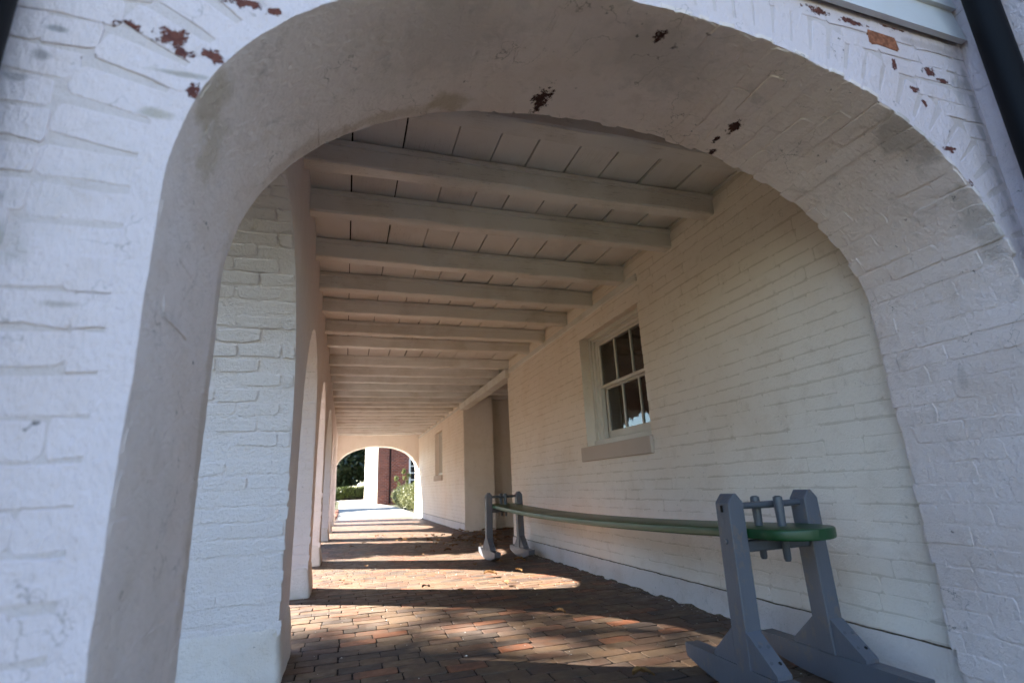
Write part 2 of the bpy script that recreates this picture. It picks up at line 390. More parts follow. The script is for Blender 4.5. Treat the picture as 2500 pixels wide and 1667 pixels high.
def lay(B, O, X, Y, N, w, h, spans, course=0.077, L=0.215, joint=0.006, seed=0, header_every=6, proud=(-0.0018, 0.0004), flush=0.0, tooth=0.0, tilt=0.008):
    """running bond with a header course now and then on the plane O + x X + y Y; spans(y) -> allowed [(x0,x1)]"""
    rng = random.Random(seed); O = Vector(O); X = Vector(X); Y = Vector(Y); N = Vector(N)
    rows = int(h / course)
    for r in range(rows):
        y0 = r * course + rng.uniform(-.003, .003); yc = y0 + course / 2
        hd = header_every and r % header_every == 3
        l = L * 0.5 if hd else L
        x = -(L * (0.5 if r % 2 else 0.0)) - rng.uniform(0, .05)
        while x < w:
            ll = l * rng.uniform(.92, 1.07); a, b = x, x + ll; x = b
            for (p, q) in spans(yc):
                aa, bb = max(a, p), min(b, q)
                if bb - aa < 0.035: continue
                if tooth and bb >= q - 1e-6: bb = q + rng.uniform(-.3, 1) * tooth
                if rng.random() < flush: continue            # joint filled flush with paint: nothing to tell apart
                hh = course - joint * rng.uniform(.2, 1.4)
                jx = -.007 if rng.random() < .74 else joint * .7
                o = O + X * ((aa + bb) / 2) + Y * (yc + rng.uniform(-.002, .002)) + N * rng.uniform(*proud)
                n2 = (N + X * rng.uniform(-.6, .6) * tilt + Y * rng.uniform(-1, 1) * tilt).normalized()
                x2 = (X + Y * rng.uniform(-.01, .01)); x2 = (x2 - n2 * x2.dot(n2)).normalized(); y2 = n2.cross(x2)
                B.add(o, x2, y2, n2, bb - aa - jx * rng.uniform(.6, 1.2), hh)

# ------------------------------------------------------------------ dimensions (metres)
XR = 2.333; XLI = -0.28; XLO = -0.697
YF, YB = 1.0965, 1.645
AX, AA, AZ, AB, AE = 0.954, 1.341, 1.4535, 0.867, 2.2      # front and end arch: superellipse
ZJ = 2.5755; ZC = 2.72
YE0, YE1 = 18.0, 18.55
RX0 = 2.82 * S                                              # face of the wing to the right, outside
rj = random.Random(3)

def arch_pts(ax, a, z0, b, e, n=64):
    pts = []
    for i in range(n + 1):
        t = math.pi - math.pi * i / n
        c, s_ = math.cos(t), math.sin(t)
        pts.append((ax + a * math.copysign(abs(c) ** (2 / e), c), z0 + b * abs(s_) ** (2 / e)))
    return pts

def resample(pts, step):
    out = [pts[0]]; acc = 0
    for i in range(1, len(pts)):
        a, b = Vector(pts[i - 1]), Vector(pts[i]); l = (b - a).length; d = step - acc
        while d <= l:
            q = a.lerp(b, d / l); out.append((q.x, q.y)); d += step
        acc = (acc + l) % step
    if (Vector(out[-1]) - Vector(pts[-1])).length > step * .3: out.append(pts[-1])
    return out

def jit(pts, a):
    return [(x + rj.uniform(-a, a), z + rj.uniform(-a, a)) for x, z in pts]

def opening(ax, a, z0, b, e, step=0.045, j=0.004, zb=0.0):
    ar = arch_pts(ax, a, z0, b, e, 160)
    full = [(ax - a, zb + (z0 - zb) * i / 40) for i in range(40)] + ar + [(ax + a, z0 + (zb - z0) * i / 40) for i in range(1, 41)]
    p = resample(full, step)
    return [p[0]] + jit(p[1:-1], j) + [(ax + a, zb)]

# ------------------------------------------------------------------ ground and floor (structure)
g = ob('ground', ms('ground', [(-120, -60, -.09), (160, -60, -.09), (160, 260, -.09), (-120, 260, -.09)], [(0, 1, 2, 3)], M['ground'])); g['kind'] = 'structure'
gp = ob('gravel_path', ms('gravel_path', [(-.4, YE1 - .1, -.02), (2.55, YE1 - .1, -.02), (2.75, 30, -.02), (2.4, 39.2, -.02), (2.4, 75, -.02), (-1.6, 75, -.02), (-.5, 60, -.02), (-.3, 30, -.02)], [tuple(range(8))], M['gravel'])); gp['kind'] = 'structure'
fl = bpy.data.objects.new('brick_floor', None); COL.objects.link(fl); fl['kind'] = 'structure'
bed = part('sand_bed', boxm('sand_bed', -1.6, 4.9, -2.6, 18.9, -0.08, -0.0105, M['bed']), fl)
def ptone(r, i): return [.01, .04, .08, .22, .3, .36, .42, .50, .52, .56, .62, .66, .70, .16, .60, .5, .58, .83, .9, .97, .0, .40, .99, .12][i % 24]
PB = Bricks(M['paver'], 0.202, 0.094, 0.030, 0.0025, 0.0028, 24, 11, 'paver', ptone, corner=0.009)
rp = random.Random(21)
Y0 = -1.6; row = 0; y = Y0
while y < 18.9:
    pit = 0.1 * rp.uniform(.97, 1.03)
    x0 = -1.3 if y < 1.1 else -0.80
    x1 = 2.345 if (y < 7.45 or y > 10.76) else 4.6
    x = x0 - (0.105 if row % 2 else 0) - rp.uniform(0, .03)
    while x < x1:
        l = 0.207 * rp.uniform(.93, 1.06) * (0.5 if rp.random() < .05 else 1)
        xm = x + l / 2; ym = y + pit / 2 + 0.010 * math.sin(xm * 2.1 + y * .7) + 0.018 * xm * (-.3)
        ff = 1.0 if y < 5 else .25
        tl = Vector((rp.uniform(-.007, .007) * ff, rp.uniform(-.007, .007) * ff, 1)).normalized()
        X = Vector((1, rp.uniform(-.018, .018) - .005, 0)); X = (X - tl * X.dot(tl)).normalized(); Y = tl.cross(X)
        dz = -0.005 + (rp.uniform(-.002, .0015) + 0.004 * mnoise.noise(Vector((xm * 1.2, y * 1.2, 0)))) * ff
        PB.add((xm, ym, dz), X, Y, tl, l - rp.uniform(.003, .008) * ff, pit - rp.uniform(.003, .007) * ff)
        x += l
    y += pit; row += 1
PB.done(fl, (0, 0, 0), rest='pavers_beyond')

# ------------------------------------------------------------------ front arch wall
FW = thing('front_arch_wall', 'sky lit whitewashed brick end wall with the large near archway framing the view', 'wall', ((XLO + XR) / 2, YF, 0))
ZT = 2.0 * S + S                                             # underside of the clapboards
xl, xr = AX - AA, AX + AA
op = opening(AX, AA + .022, AZ, AB + .022, AE, 0.045, 0.002)
INS = 0.0035
poly = [(XLO, 0)] + op + [(RX0 + .25, 0), (RX0 + .25, ZC + .46), (XLO, ZC + .46)]
part('masonry', prism('masonry', poly, 1, YF + INS, YB, M['front_joint'], 35), FW)
# soffit lining: one worn plaster skin, finely divided so that its arrises wander
def arch_skin(name, pts, y0, y1, mat, nd, inset, amp, sgn, flare=0.004):
    V = []; F = []; n = len(pts)
    for i, (x, z) in enumerate(pts):
        a = Vector(pts[max(0, i - 1)]); b = Vector(pts[min(n - 1, i + 1)]); t = (b - a).normalized(); nn = Vector((t.y, -t.x)) * sgn
        V.append((x - nn.x * .05, y0 + .0015, z - nn.y * .05))
        for j in range(nd + 1):
            q = y0 + (y1 - y0) * j / nd
            d = inset + amp * mnoise.noise(Vector((x * 5, q * 5, z * 5))) + amp * .6 * mnoise.noise(Vector((x * 16, q * 16, z * 16)))
            if j in (0, nd): d -= flare
            V.append((x + nn.x * d, q + (0.004 * mnoise.noise(Vector((x * 20, z * 20, q))) if j in (0, nd) else 0), z + nn.y * d))
    for i in range(n - 1):
        for j in range(nd + 1):
            k = i * (nd + 2) + j; F.append((k, k + 1, k + nd + 3, k + nd + 2))
    me = ms(name, V, F, mat, smooth=50); me.materials.append(M['front'])
    for p in me.polygons:
        if p.index % (nd + 1) == 0: p.material_index = 1
    return me
fine = resample(opening(AX, AA, AZ, AB, AE, 0.02, 0.0), 0.02)
part('soffit_plaster', arch_skin('soffit_plaster', fine, YF - .001, YB + .002, M['soffit'], 26, 0.006, 0.0028, 1, .0015), FW)
BW = Bricks(M['front'], seed=5, c=0.0028, jit=0.0035)
BS = Bricks(M['soffit'], seed=6, c=0.003, jit=0.004, dep=0.016)
# ring of voussoirs on the face, and bricks across the soffit and down the right jamb
ring = resample(fine, 0.0785)
rv = random.Random(9)
RD = 0.215
for i in range(1, len(ring) - 1):
    a, b = Vector(ring[i - 1]), Vector(ring[i + 1]); t = (b - a).normalized(); nn = Vector((t.y, -t.x)); x, z = ring[i]   # nn points into the opening
    inw = Vector((nn.x, 0, nn.y)); tg = Vector((t.x, 0, t.y))
    if z > AZ - .15:
        o = Vector((x, YF, z)) - inw * (RD / 2 + .002); BW.add(o + Vector((0, rv.uniform(.0, .002), 0)), -inw, Vector((0, -1, 0)).cross(-inw), Vector((0, -1, 0)), RD - .008, 0.073)
    vis = max(0.34, min(1, (x - .3) / 1.2))
    yy = YF + (0.0 if i % 2 else -.1)
    while yy < YB - .03:
        l = .2 * rv.uniform(.9, 1.08); y0, y1 = max(YF + (.001 - rv.uniform(-.2, 1) * .006 if x > .7 else .012), yy), min(YB + (rv.uniform(-.2, 1) * .014 if x > .4 else -.008), yy + l); yy += l
        if y1 - y0 < .045 or vis <= 0: continue
        N2 = (inw + tg * rv.uniform(-.06, .06)).normalized(); Yv = Vector((0, 1, 0)); T2 = N2.cross(Yv)
        BS.add(Vector((x, (y0 + y1) / 2, z)) + inw * (.0035 + .0047 * vis + rv.uniform(-.0022, .0024) * vis), Yv, T2, N2, y1 - y0 + (.006 if rv.random() < .65 else -.004), 0.0745)
def fspans(zc):
    # outside the ring
    out = []
    if zc <= AZ - .15: e = AA + .004
    else:
        q = 1 - (max(0, (zc - AZ)) / (AB + RD)) ** AE
        e = (AA + RD) * max(0, q) ** (1 / AE) if q > 0 else 0
        if zc < AZ + .02: e = max(e, AA + RD)
    if e <= 0: return [(0, RX0 - XLO)]
    return [(0, AX - e - XLO), (AX + e - XLO, RX0 - XLO)]
lay(BW, (XLO, YF, 0), (1, 0, 0), (0, 0, 1), (0, -1, 0), RX0 - XLO, ZT, fspans, seed=31, flush=0.0)
BW.done(FW, FW.location, 175, 'brickwork')
BS.done(FW, FW.location, 120, 'soffit_brickwork')
# one brick has lost its paint altogether
M['bare'] = simple('bare_brick', (0.26, 0.10, 0.055), 0.9, 0.2, 45, 0.35, 0.004)
a = u(2.27, 1.29, 1.882)
bb = Bricks(M['bare'], seed=77, c=.007, jit=.005); bb.add(Vector((a[0], YF - .004, a[2])), Vector((1, 0, -.03)).normalized(), Vector((.03, 0, 1)).normalized(), Vector((0, -1, 0)), .155, .066); bb.done(FW, FW.location)

# clapboards of the gable over it
CW = thing('clapboard_gable', 'white clapboard siding above the brick arch, by the black downpipe', 'siding', ((XLO + XR) / 2, YF, ZT))
for i in range(24):
    z0 = ZT + i * 0.165; sl = -0.012
    v = []
    for xx in (XLO - .05, RX0 - .012):
        dz = sl * (xx - 1.7)
        v += [(xx, YF - .034, z0 + dz), (xx, YF - .012, z0 + dz), (xx, YF - .012, z0 + .19 + dz), (xx, YF - .014, z0 + .19 + dz)]
    part('clapboard', ms('clapboard', v, [(0, 1, 5, 4), (1, 2, 6, 5), (2, 3, 7, 6), (3, 0, 4, 7), (3, 2, 1, 0), (4, 5, 6, 7)], M['clap']), CW)

US = thing('added_storey', 'unseen storey added over the arcade to lengthen its shadow, its underside hidden by the ceiling', 'building', (2, 9, 3))  # unseen mass, built tall to shade the ground before the arch
part('wall', boxm('wall', XLO - .04, 7.5, YF + .012, YE1 - .02, ZC + .47, 6.7, M['clap']), US)
part('roof', prism('roof', [(XLO - .5, 6.7), (8, 6.7), (3.4, 9.2)], 1, YF - .35, YE1 + .4, M['dark']), US)

# wing of the house coming forward on the right, outside
RW = thing('return_wall', 'white painted brick wall of the wing behind the black downpipe', 'wall', (RX0 + .15, 0, 0))
part('masonry', boxm('masonry', RX0 + INS, RX0 + .3, -.55, YF + .004, -.05, 6.7, M['front']), RW)
BR = Bricks(M['front'], seed=15, c=.0035, jit=.004)
lay(BR, (RX0, YF, 0), (0, -1, 0), (0, 0, 1), (-1, 0, 0), 1.64, 4.5, lambda z: [(0.0, 1.64)], seed=44, flush=.1)
BR.done(RW, RW.location, 120)

def downpipe(x, y, r, z0, z1, label):
    t = thing('downpipe', label, 'downpipe', (x, y, z0), 'black downpipes beside the front archway')
    part('pipe', tube('pipe', [(x, y, z0), (x, y, z1)], r, M['black'], 24), t)
    for z in (z0 + .5, z0 + 3.6):
        part('bracket', tube('bracket', [(x, y, z - .015), (x, y, z + .015)], r * 1.1, M['black'], 24), t)
downpipe(2.735 * S, 1.127 * S, .051, 0, 4.5, 'round black downpipe in the corner at upper right, against the wing')
downpipe(-0.835 * S, 1.22 * S, .05, 0, 4.5, 'black downpipe at the extreme upper left edge, beside the front wall')

# ------------------------------------------------------------------ side arcade wall (left)
XSO = -0.77
SW = thing('side_arcade_wall', 'long white arcade wall of piers and arches along the left, letting in the sun', 'wall', ((XSO + XLI) / 2, 9, 0))
OPEN = [(1.10, 3.00, .45), (3.53, 5.19, .45), (5.67, 7.30, .45), (7.80, 10.93, .52), (11.35, 13.2, .45), (13.6, 15.8, .47), (16.3, 17.75, .42)]
poly = []
for (a, b, zs) in OPEN:
    hs = (b - a) / 2; crown = (1.50 if b - a < 2.5 else 1.60) * S + S; z0 = (zs + 1) * S * .86
    q = opening((a + b) / 2, hs + INS, z0, crown - z0, 2.1, 0.05, 0.0045)
    poly += [w for w in q if w[0] > YB + .003] if a < YB else q
poly = [(YB - .0, poly[0][1] - .01)] + poly
poly += [(YE0 + .05, 0), (YE0 + .05, ZC + .1), (YB - .0, ZC + .1)]
part('masonry', prism('masonry', poly, 0, XSO + INS, XLI - .002, M['pier'], 35), SW)
BP = Bricks(M['pier'], seed=8, c=.0045, jit=.005)
PX = XLI - XSO - .004
piers = [(3.00, 3.53), (5.19, 5.67), (7.30, 7.80), (10.93, 11.35), (13.2, 13.6), (15.8, 16.3)]
for i, (p0, p1) in enumerate(piers):
    lay(BP, (XSO, p0, 0.19), (1, 0, 0), (0, 0, 1), (0, -1, 0), PX, .90, lambda z: [(0.0, PX)], seed=50 + i, header_every=4, flush=.02, proud=(-.0016, .0034), joint=.009, tooth=.014, tilt=.016)
# reveals of the first arches above the springing
for (a, b, zs) in OPEN[:3]:
    hs = (b - a) / 2; cy = (a + b) / 2; crown = 1.50 * S + S; z0 = (zs + 1) * S * .86
    rg = resample(arch_pts(cy, hs, z0, crown - z0, 2.1, 160), .078)
    for i in range(len(rg) // 2, len(rg) - 1):
        A, Bq = Vector(rg[i - 1]), Vector(rg[i + 1]); t = (Bq - A).normalized(); nn = Vector((0, t.y, -t.x)); tg = Vector((0, t.x, t.y))
        if rg[i][1] < 1.095: continue
        xx = XSO - (.1 if i % 2 else 0)
        while xx < XLI - .04:
            l = .21; x0, x1 = max(XSO, xx), min(XLI - .004, xx + l); xx += l
            if x1 - x0 < .04 or rv.random() < .2: continue
            BP.add(Vector(((x0 + x1) / 2, rg[i][0], rg[i][1])) + nn * rv.uniform(.002, .007), Vector((1, 0, 0)), nn.cross(Vector((1, 0, 0))), nn, x1 - x0 - .009, .068)
BP.done(SW, SW.location, 300)
# rendered feet of the piers
for i, (p0, p1) in enumerate(piers + [(17.75, 18.0)]):
    bm = bmesh.new(); bmesh.ops.create_cube(bm, size=1)
    for v in bm.verts:
        v.co = Vector(((XSO - .03 + XLI + .03) / 2 + v.co.x * (PX + .065), (p0 + p1) / 2 + v.co.y * (p1 - p0 + .05), .115 + v.co.z * .27))
        if v.co.z > .1:
            v.co.x += -.03 if v.co.x > -.5 else .025; v.co.y += .02 if v.co.y < (p0 + p1) / 2 else -.02
    bmesh.ops.bevel(bm, geom=bm.edges[:], offset=.03, segments=3, profile=.5, affect='EDGES')
    bmesh.ops.subdivide_edges(bm, edges=[e for e in bm.edges if e.calc_length() > .09], cuts=4, use_grid_fill=True)
    for v in bm.verts:
        d = mnoise.noise_vector(v.co * 7) * .009 + mnoise.noise_vector(v.co * 19) * .004; v.co += d
    me = bpy.data.meshes.new('pier_foot'); bm.to_mesh(me); bm.free(); me.materials.append(M['plinth'])
    for q in me.polygons: q.use_smooth = True
    part('pier_foot', me, SW)

# ------------------------------------------------------------------ inner walls (right)
WIN = (3.664, 4.862, 1.19, 2.3375)
def wall_mesh(name, y0, y1, holes, mat):
    """slab at XR with rectangular window holes, made of blocks butted together"""
    bm = bmesh.new()
    def blk(a, b, c, d):
        r = bmesh.ops.create_cube(bm, size=1)
        for v in r['verts']:
            v.co = Vector((XR + INS + .21 + v.co.x * .42, (a + b) / 2 + v.co.y * (b - a), (c + d) / 2 + v.co.z * (d - c)))
    ys = y0
    for (a, b, c, d) in holes:
        blk(ys, a, -.05, ZC + .1); blk(a, b, -.05, c); blk(a, b, d, ZC + .1); ys = b
    blk(ys, y1, -.05, ZC + .1)
    me = bpy.data.meshes.new(name); bm.to_mesh(me); bm.free(); me.materials.append(mat); me.materials.append(M['white'])
    for p in me.polygons:
        if p.normal.x > -.5: p.material_index = 1
    return me

def window(parent, W, full=True):
    a, b, c, d = W
    w = bpy.data.objects.new('window', None); COL.objects.link(w); w.parent = parent; w.location = Vector((XR, (a + b) / 2, c)) - parent.location
    def P(n, me): 
        o = ob(n, me, w); o.location = -Vector((XR, (a + b) / 2, c)); return o
    fx = XR + .105
    # box frame with a stepped brickmould
    for k, (dx, wd) in enumerate([(0, .045), (.02, .075), (.045, .105)]):
        P('frame', boxm('frame', fx + dx, fx + dx + .05, a, a + wd, c, d, M['trim'], .004)); P('frame', boxm('frame', fx + dx, fx + dx + .05, b - wd, b, c, d, M['trim'], .004))
        P('frame', boxm('frame', fx + dx + .001, fx + dx + .05, a + wd, b - wd, d - wd * .8, d, M['trim'], .004))
    P('wood_sill', boxm('wood_sill', fx - .02, fx + .16, a, b, c, c + .062, M['trim'], .006))
    ga, gb = a + .105, b - .105
    # upper sash outside, lower sash behind it
    for (x0, z0, z1, up) in ((fx + .055, c + .585, d - .085, True), (fx + .10, c + .062, c + .60, False)):
        st = .035; br = .03 if up else .085; tr = .03
        P('stile', boxm('stile', x0, x0 + .036, ga, ga + st, z0, z1, M['trim'], .003)); P('stile', boxm('stile', x0, x0 + .036, gb - st, gb, z0, z1, M['trim'], .003))
        P('rail', boxm('rail', x0 + .001, x0 + .035, ga + st, gb - st, z0, z0 + br, M['trim'], .003)); P('rail', boxm('rail', x0 + .001, x0 + .035, ga + st, gb - st, z1 - tr, z1, M['trim'], .003))
        n = 3; y0, y1 = ga + st, gb - st; pw = (y1 - y0) / n
        for i in range(n):
            if i: P('muntin', boxm('muntin', x0 + .004, x0 + .03, y0 + i * pw - .009, y0 + i * pw + .009, z0 + br, z1 - tr, M['trim'], .003))
            q0, q1 = y0 + i * pw + (.009 if i else 0), y0 + (i + 1) * pw - (.009 if i < n - 1 else 0)
            P('pane', ms('pane', [(x0 + .017, q1, z0 + br), (x0 + .017, q0, z0 + br), (x0 + .017, q0, z1 - tr), (x0 + .017, q1, z1 - tr)], [(0, 1, 2, 3)], M['glass']))
    P('stone_sill', boxm('stone_sill', XR - .028, XR + .13, a - .015, b + .10, c - .14, c - .001, M['stone'], .008, 2))
    # masonry reveals are the wall's own blocks

def wall_right(name, label, y0, y1, W, seed, limit):
    t = thing(name, label, 'wall', (XR + .2, (y0 + y1) / 2, 0))
    part('masonry', wall_mesh('masonry', y0, y1, [W], M['white_joint']), t)
    B = Bricks(M['white'], seed=seed, c=.0026, jit=.0035)
    a, b, c, d = W
    def sp(zc):
        z = zc + .155
        if c - .14 < z < c: return [(0, y1 - (b + .10)), (y1 - (a - .015), y1 - y0)]
        if c <= z < d: return [(0, y1 - b), (y1 - a, y1 - y0)]
        return [(0, y1 - y0)]
    lay(B, (XR, y1, .155), (0, -1, 0), (0, 0, 1), (-1, 0, 0), y1 - y0, ZC - .155, sp, seed=seed, header_every=6, flush=.0, proud=(-.0019, -.0007), joint=.005, tilt=.0035)
    n = int((y1 - y0) / .06)
    # base course, a little proud, its foot ragged where it meets the paving
    V = []; F = []
    for i in range(n + 1):
        yy = y0 + (y1 - y0) * i / n; j = .004 * mnoise.noise(Vector((yy * 9, 0, 0)))
        V += [(XR + .01, yy, .153 + j), (XR - .014 + j, yy, .149 + j), (XR - .018 + j, yy, .10), (XR - .018 - j * 2, yy, .045), (XR - .03 - j * 3 - .012 * abs(mnoise.noise(Vector((yy * 13, 3, 0)))), yy, -.02)]
    for i in range(n):
        for q in range(4):
            k = i * 5 + q; F.append((k, k + 1, k + 6, k + 5))
    pl = ms('plinth', V, F, M['plinth'], smooth=60); pl.materials.append(M['soil'])
    for q in pl.polygons:
        if q.index % 4 == 0: q.material_index = 1
    part('plinth', pl, t)
    V = []; F = []
    for i in range(n * 2 + 1):
        yy = y0 + (y1 - y0) * i / n / 2; w = .012 + .016 * mnoise.noise(Vector((yy * 4, 7, 0))) + .012 * mnoise.noise(Vector((yy * 17, 2, 0))); hh = .008 + .008 * mnoise.noise(Vector((yy * 9, 4, 1)))
        w = max(.003, w); V += [(XR + .0, yy, max(.006, hh) + .012), (XR - .02 - w * .3, yy, max(.005, hh * .8)), (XR - .03 - w, yy, -.012)]
    for i in range(n * 2):
        for q in range(2): k = i * 3 + q; F.append((k, k + 1, k + 4, k + 3))
    so = part('soil', ms('soil', V, F, M['soil'], smooth=180), t); so['kind'] = 'stuff'
    window(t, W)
    return t, B
tR, bR = wall_right('inner_wall', 'white painted brick wall with a sash window, behind the green board', YB - .02, 7.5, WIN, 60, 300)
bR.done(tR, tR.location, 300)
WIN2 = (13.37, 14.5, 1.19, 2.3375)
tQ, bQ = wall_right('inner_wall', 'far stretch of white brick wall beyond the side passage, with a small window', 10.76, YE0, WIN2, 61, 300)
lay(bQ, (XR, 10.76, .1), (1, 0, 0), (0, 0, 1), (0, -1, 0), .64, 2.4, lambda z: [(0, .64)], seed=88, proud=(.004, .006), flush=.0)
part('masonry', boxm('masonry', XR + INS + .42, XR + .64, 10.766, 11.0, -.05, ZC, M['white']), tQ)
bQ.done(tQ, tQ.location, 220)
# passage opening to the right
PW = thing('passage_wall', 'shadowed plain wall at the back of the side passage, behind the far stand', 'wall', (4, 11.3, 0))
part('masonry', boxm('masonry', XR + .60, 5.2, 11.18, 11.5, -.05, ZC + .4, M['white']), PW)
part('masonry', boxm('masonry', 5.0, 5.3, 7.2, 11.18, -.05, ZC + .4, M['white']), PW)
part('masonry', boxm('masonry', XR + .43, 5.0, 7.2, 7.496, -.05, ZC + .4, M['white']), PW)

# the room behind the near window
RM = thing('back_room', 'dim brown room seen through the near sash window', 'room', (4, 4, 0))
def slab(a): return boxm('room_wall', *a, M['room'])
for a in [(XR + .43, 5.2, YB, 2.0, 0, 3), (XR + .43, 5.2, 6.9, 7.19, 0, 3), (5.2, 5.4, YB, 7.19, 0, 3), (XR + .43, 5.2, 2.0, 6.9, 2.75, 3.0), (XR + .43, 5.2, 2.0, 6.9, 0, .2)]:
    part('room_wall', slab(a), RM)
for yy in (2.6, 3.3, 4.0, 4.7, 5.4, 6.1):
    part('room_joist', boxm('room_joist', XR + .44, 5.19, yy, yy + .08, 2.58, 2.749, M['room']), RM)
SH = thing('shelf_table', 'work table with pale things on it inside the window', 'table', (3.6, 4.4, .2))
part('table_top', boxm('table_top', 3.2, 3.9, 3.2, 5.6, .95, 1.0, M['stone'], .005), SH)
for (x, y) in ((3.25, 3.25), (3.85, 3.25), (3.25, 5.5), (3.85, 5.5)): part('leg', boxm('leg', x - .025, x + .025, y - .025, y + .025, .2, .95, M['stone']), SH)
tag(ob('pitcher', tube('pitcher', [(3.4, 4.05, 1.0), (3.4, 4.05, 1.05), (3.4, 4.05, 1.2), (3.4, 4.05, 1.30), (3.4, 4.05, 1.36)], [.05, .08, .085, .05, .06], M['trim'], 16)), 'pale round jug glimpsed low in the near window', 'jug')

# ------------------------------------------------------------------ end wall with far arch
EW = thing('end_arch_wall', 'far white end wall with the small bright archway to the garden', 'wall', (AX, YE0, 0))
op2 = opening(AX + .02, AA - .02, AZ, AB - .02, AE, 0.06, 0.004)
poly = [(XLO, 0)] + op2 + [(XR + .4, 0), (XR + .4, ZC + .055), (XLO, ZC + .055)]
part('masonry', prism('masonry', poly, 1, YE0, YE1, M['white'], 35), EW)
for xx in (AX - AA - .03, AX + AA - .02): part('pier_foot', boxm('pier_foot', xx, xx + .05, YE0 - .03, YE1 + .03, -.02, .22, M['plinth'], .015, 2), EW)

# ------------------------------------------------------------------ ceiling
CE = bpy.data.objects.new('ceiling', None); COL.objects.link(CE); CE['kind'] = 'structure'; CE.location = (1, 9, ZC)
rc = random.Random(12)
part('light_block_deck', boxm('light_block_deck', XLO - .25, XR + .5, YB - .005, YE1 + .1, ZC + .06, ZC + .12, M['dark']), CE)  # slabs added above the boards to keep light out
part('light_block_deck', boxm('light_block_deck', XR + .5, 5.5, YB - .005, YE1 + .1, ZC + .402, ZC + .45, M['dark']), CE)
xs = [XLI - .02]
while xs[-1] < XR + .05: xs.append(xs[-1] + .268 * rc.uniform(.82, 1.15))
cuts = [YB - .1, 2.16, 4.0, 5.78, 7.45, 9.4, 11.6, 13.6, 15.9, YE0 + .02]
for i in range(len(xs) - 1):
    for j in range(len(cuts) - 1):
        gp_ = rc.choice([.006, .007, .008, .009, .011, .018]); z = ZC + rc.uniform(-.004, .004); x0, x1 = xs[i] + gp_ / 2, xs[i + 1] - gp_ / 2
        V = []; nS = 6; cup = rc.uniform(-.004, .004); tw = rc.choice([0, 0, .004, .010, -.006])
        for k in range(nS + 1):
            xx = x0 + (x1 - x0) * k / nS; zz = z + cup * (1 - (2 * k / nS - 1) ** 2) + max(0, tw * (2 * k / nS - 1))
            V += [(xx, cuts[j] + .001, zz + rc.uniform(-.0005, .0005)), (xx, cuts[j + 1] - .001, zz), (xx, cuts[j] + .001, zz + .022), (xx, cuts[j + 1] - .001, zz + .022)]
        F = []
        for k in range(nS):
            q = 4 * k; F += [(q, q + 1, q + 5, q + 4), (q + 2, q + 6, q + 7, q + 3), (q, q + 4, q + 6, q + 2)]
        F += [(0, 2, 3, 1), (4 * nS, 4 * nS + 1, 4 * nS + 3, 4 * nS + 2)]
        part('ceiling_board', ms('ceiling_board', V, F, M['ceil']), CE)
def joist(yn, w, z0, z1, x0, x1, seed):
    r = random.Random(seed); n = 26; V = []; F = []
    prof = [(-.0, .010), (.010, 0), (w - .010, 0), (w, .010), (w, z1 - z0), (0, z1 - z0)]
    sk = r.uniform(-.012, .012)
    for i in range(n + 1):
        t = i / n; xx = x0 + (x1 - x0) * t; sg = -.006 * math.sin(math.pi * t) * r.random()
        for (a, b) in prof:
            q = Vector((xx * 3, a * 30 + seed, b * 30)); d = mnoise.noise(q) * .0035
            V.append((xx, yn + a + sk * (t - .5) * 2 + d, z0 + b + sg + mnoise.noise(q + Vector((9, 9, 9))) * .0035))
    m = len(prof)
    for i in range(n):
        for k in range(m): F.append((i * m + k, i * m + (k + 1) % m, (i + 1) * m + (k + 1) % m, (i + 1) * m + k))
    F += [tuple(range(m - 1, -1, -1)), tuple(range(n * m, n * m + m))]
    return ms('joist', V, F, M['joist'], smooth=40), sk
JY = [2.38, 3.04, 3.65, 4.485, 5.25, 6.02, 6.85, 7.57, 8.72, 9.5, 10.17, 11.02, 11.72, 12.48, 13.17, 13.93, 14.62, 15.28, 15.98, 16.7, 17.4, 18.1, 18.8, 19.5, 20.2]
for i, yj in enumerate(JY):
    wj = .125 if i == 0 else .104 * rc.uniform(.95, 1.05)
    dz = rc.uniform(-.010, .012)
    me, sk = joist(yj * S, wj, ZJ + dz, ZC + .003, XLI - .06, XR + .03, 100 + i)
    j = part('joist', me, CE)
    # a cleat under the boards along the near face
    yc = yj * S
    v = [(XLI - .01, yc - .013 - sk, ZC - .040), (XR + .01, yc - .013 + sk, ZC - .040), (XR + .01, yc + .006 + sk, ZC - .040), (XLI - .01, yc + .006 - sk, ZC - .040)]
    v += [(a, b, ZC - .010) for a, b, c in v]
    cl = ob('cleat', ms('cleat', v, [(3, 2, 1, 0), (4, 5, 6, 7), (0, 1, 5, 4), (1, 2, 6, 5), (2, 3, 7, 6), (3, 0, 4, 7)], M['joist']), j)
# wall plate along the brickwork and header over the passage
part('wall_plate', boxm('wall_plate', XR - .016, XR + .1, 3.62, 7.45, ZJ - .075, ZJ - .004, M['joist'], .006), CE)
part('header_beam', boxm('header_beam', XR - .07, XR + .10, 7.40, 10.80, ZJ - .135, ZJ - .008, M['joist'], .008, 2), CE)
part('wall_plate', boxm('wall_plate', XR - .014, XR + .1, 10.805, YE0 - .01, ZJ - .06, ZJ - .006, M['joist'], .006), CE)
for yy in (7.9, 8.5, 9.1, 9.7, 10.3, 10.9):
    part('joist', boxm('joist', XR + .14, 4.99, yy, yy + .09, ZC - .02, ZC + .14, M['joist'], .006), CE)
part('ceiling_board', boxm('ceiling_board', XR + .11, 4.995, 7.50, 11.175, ZC + .141, ZC + .165, M['ceil']), CE)

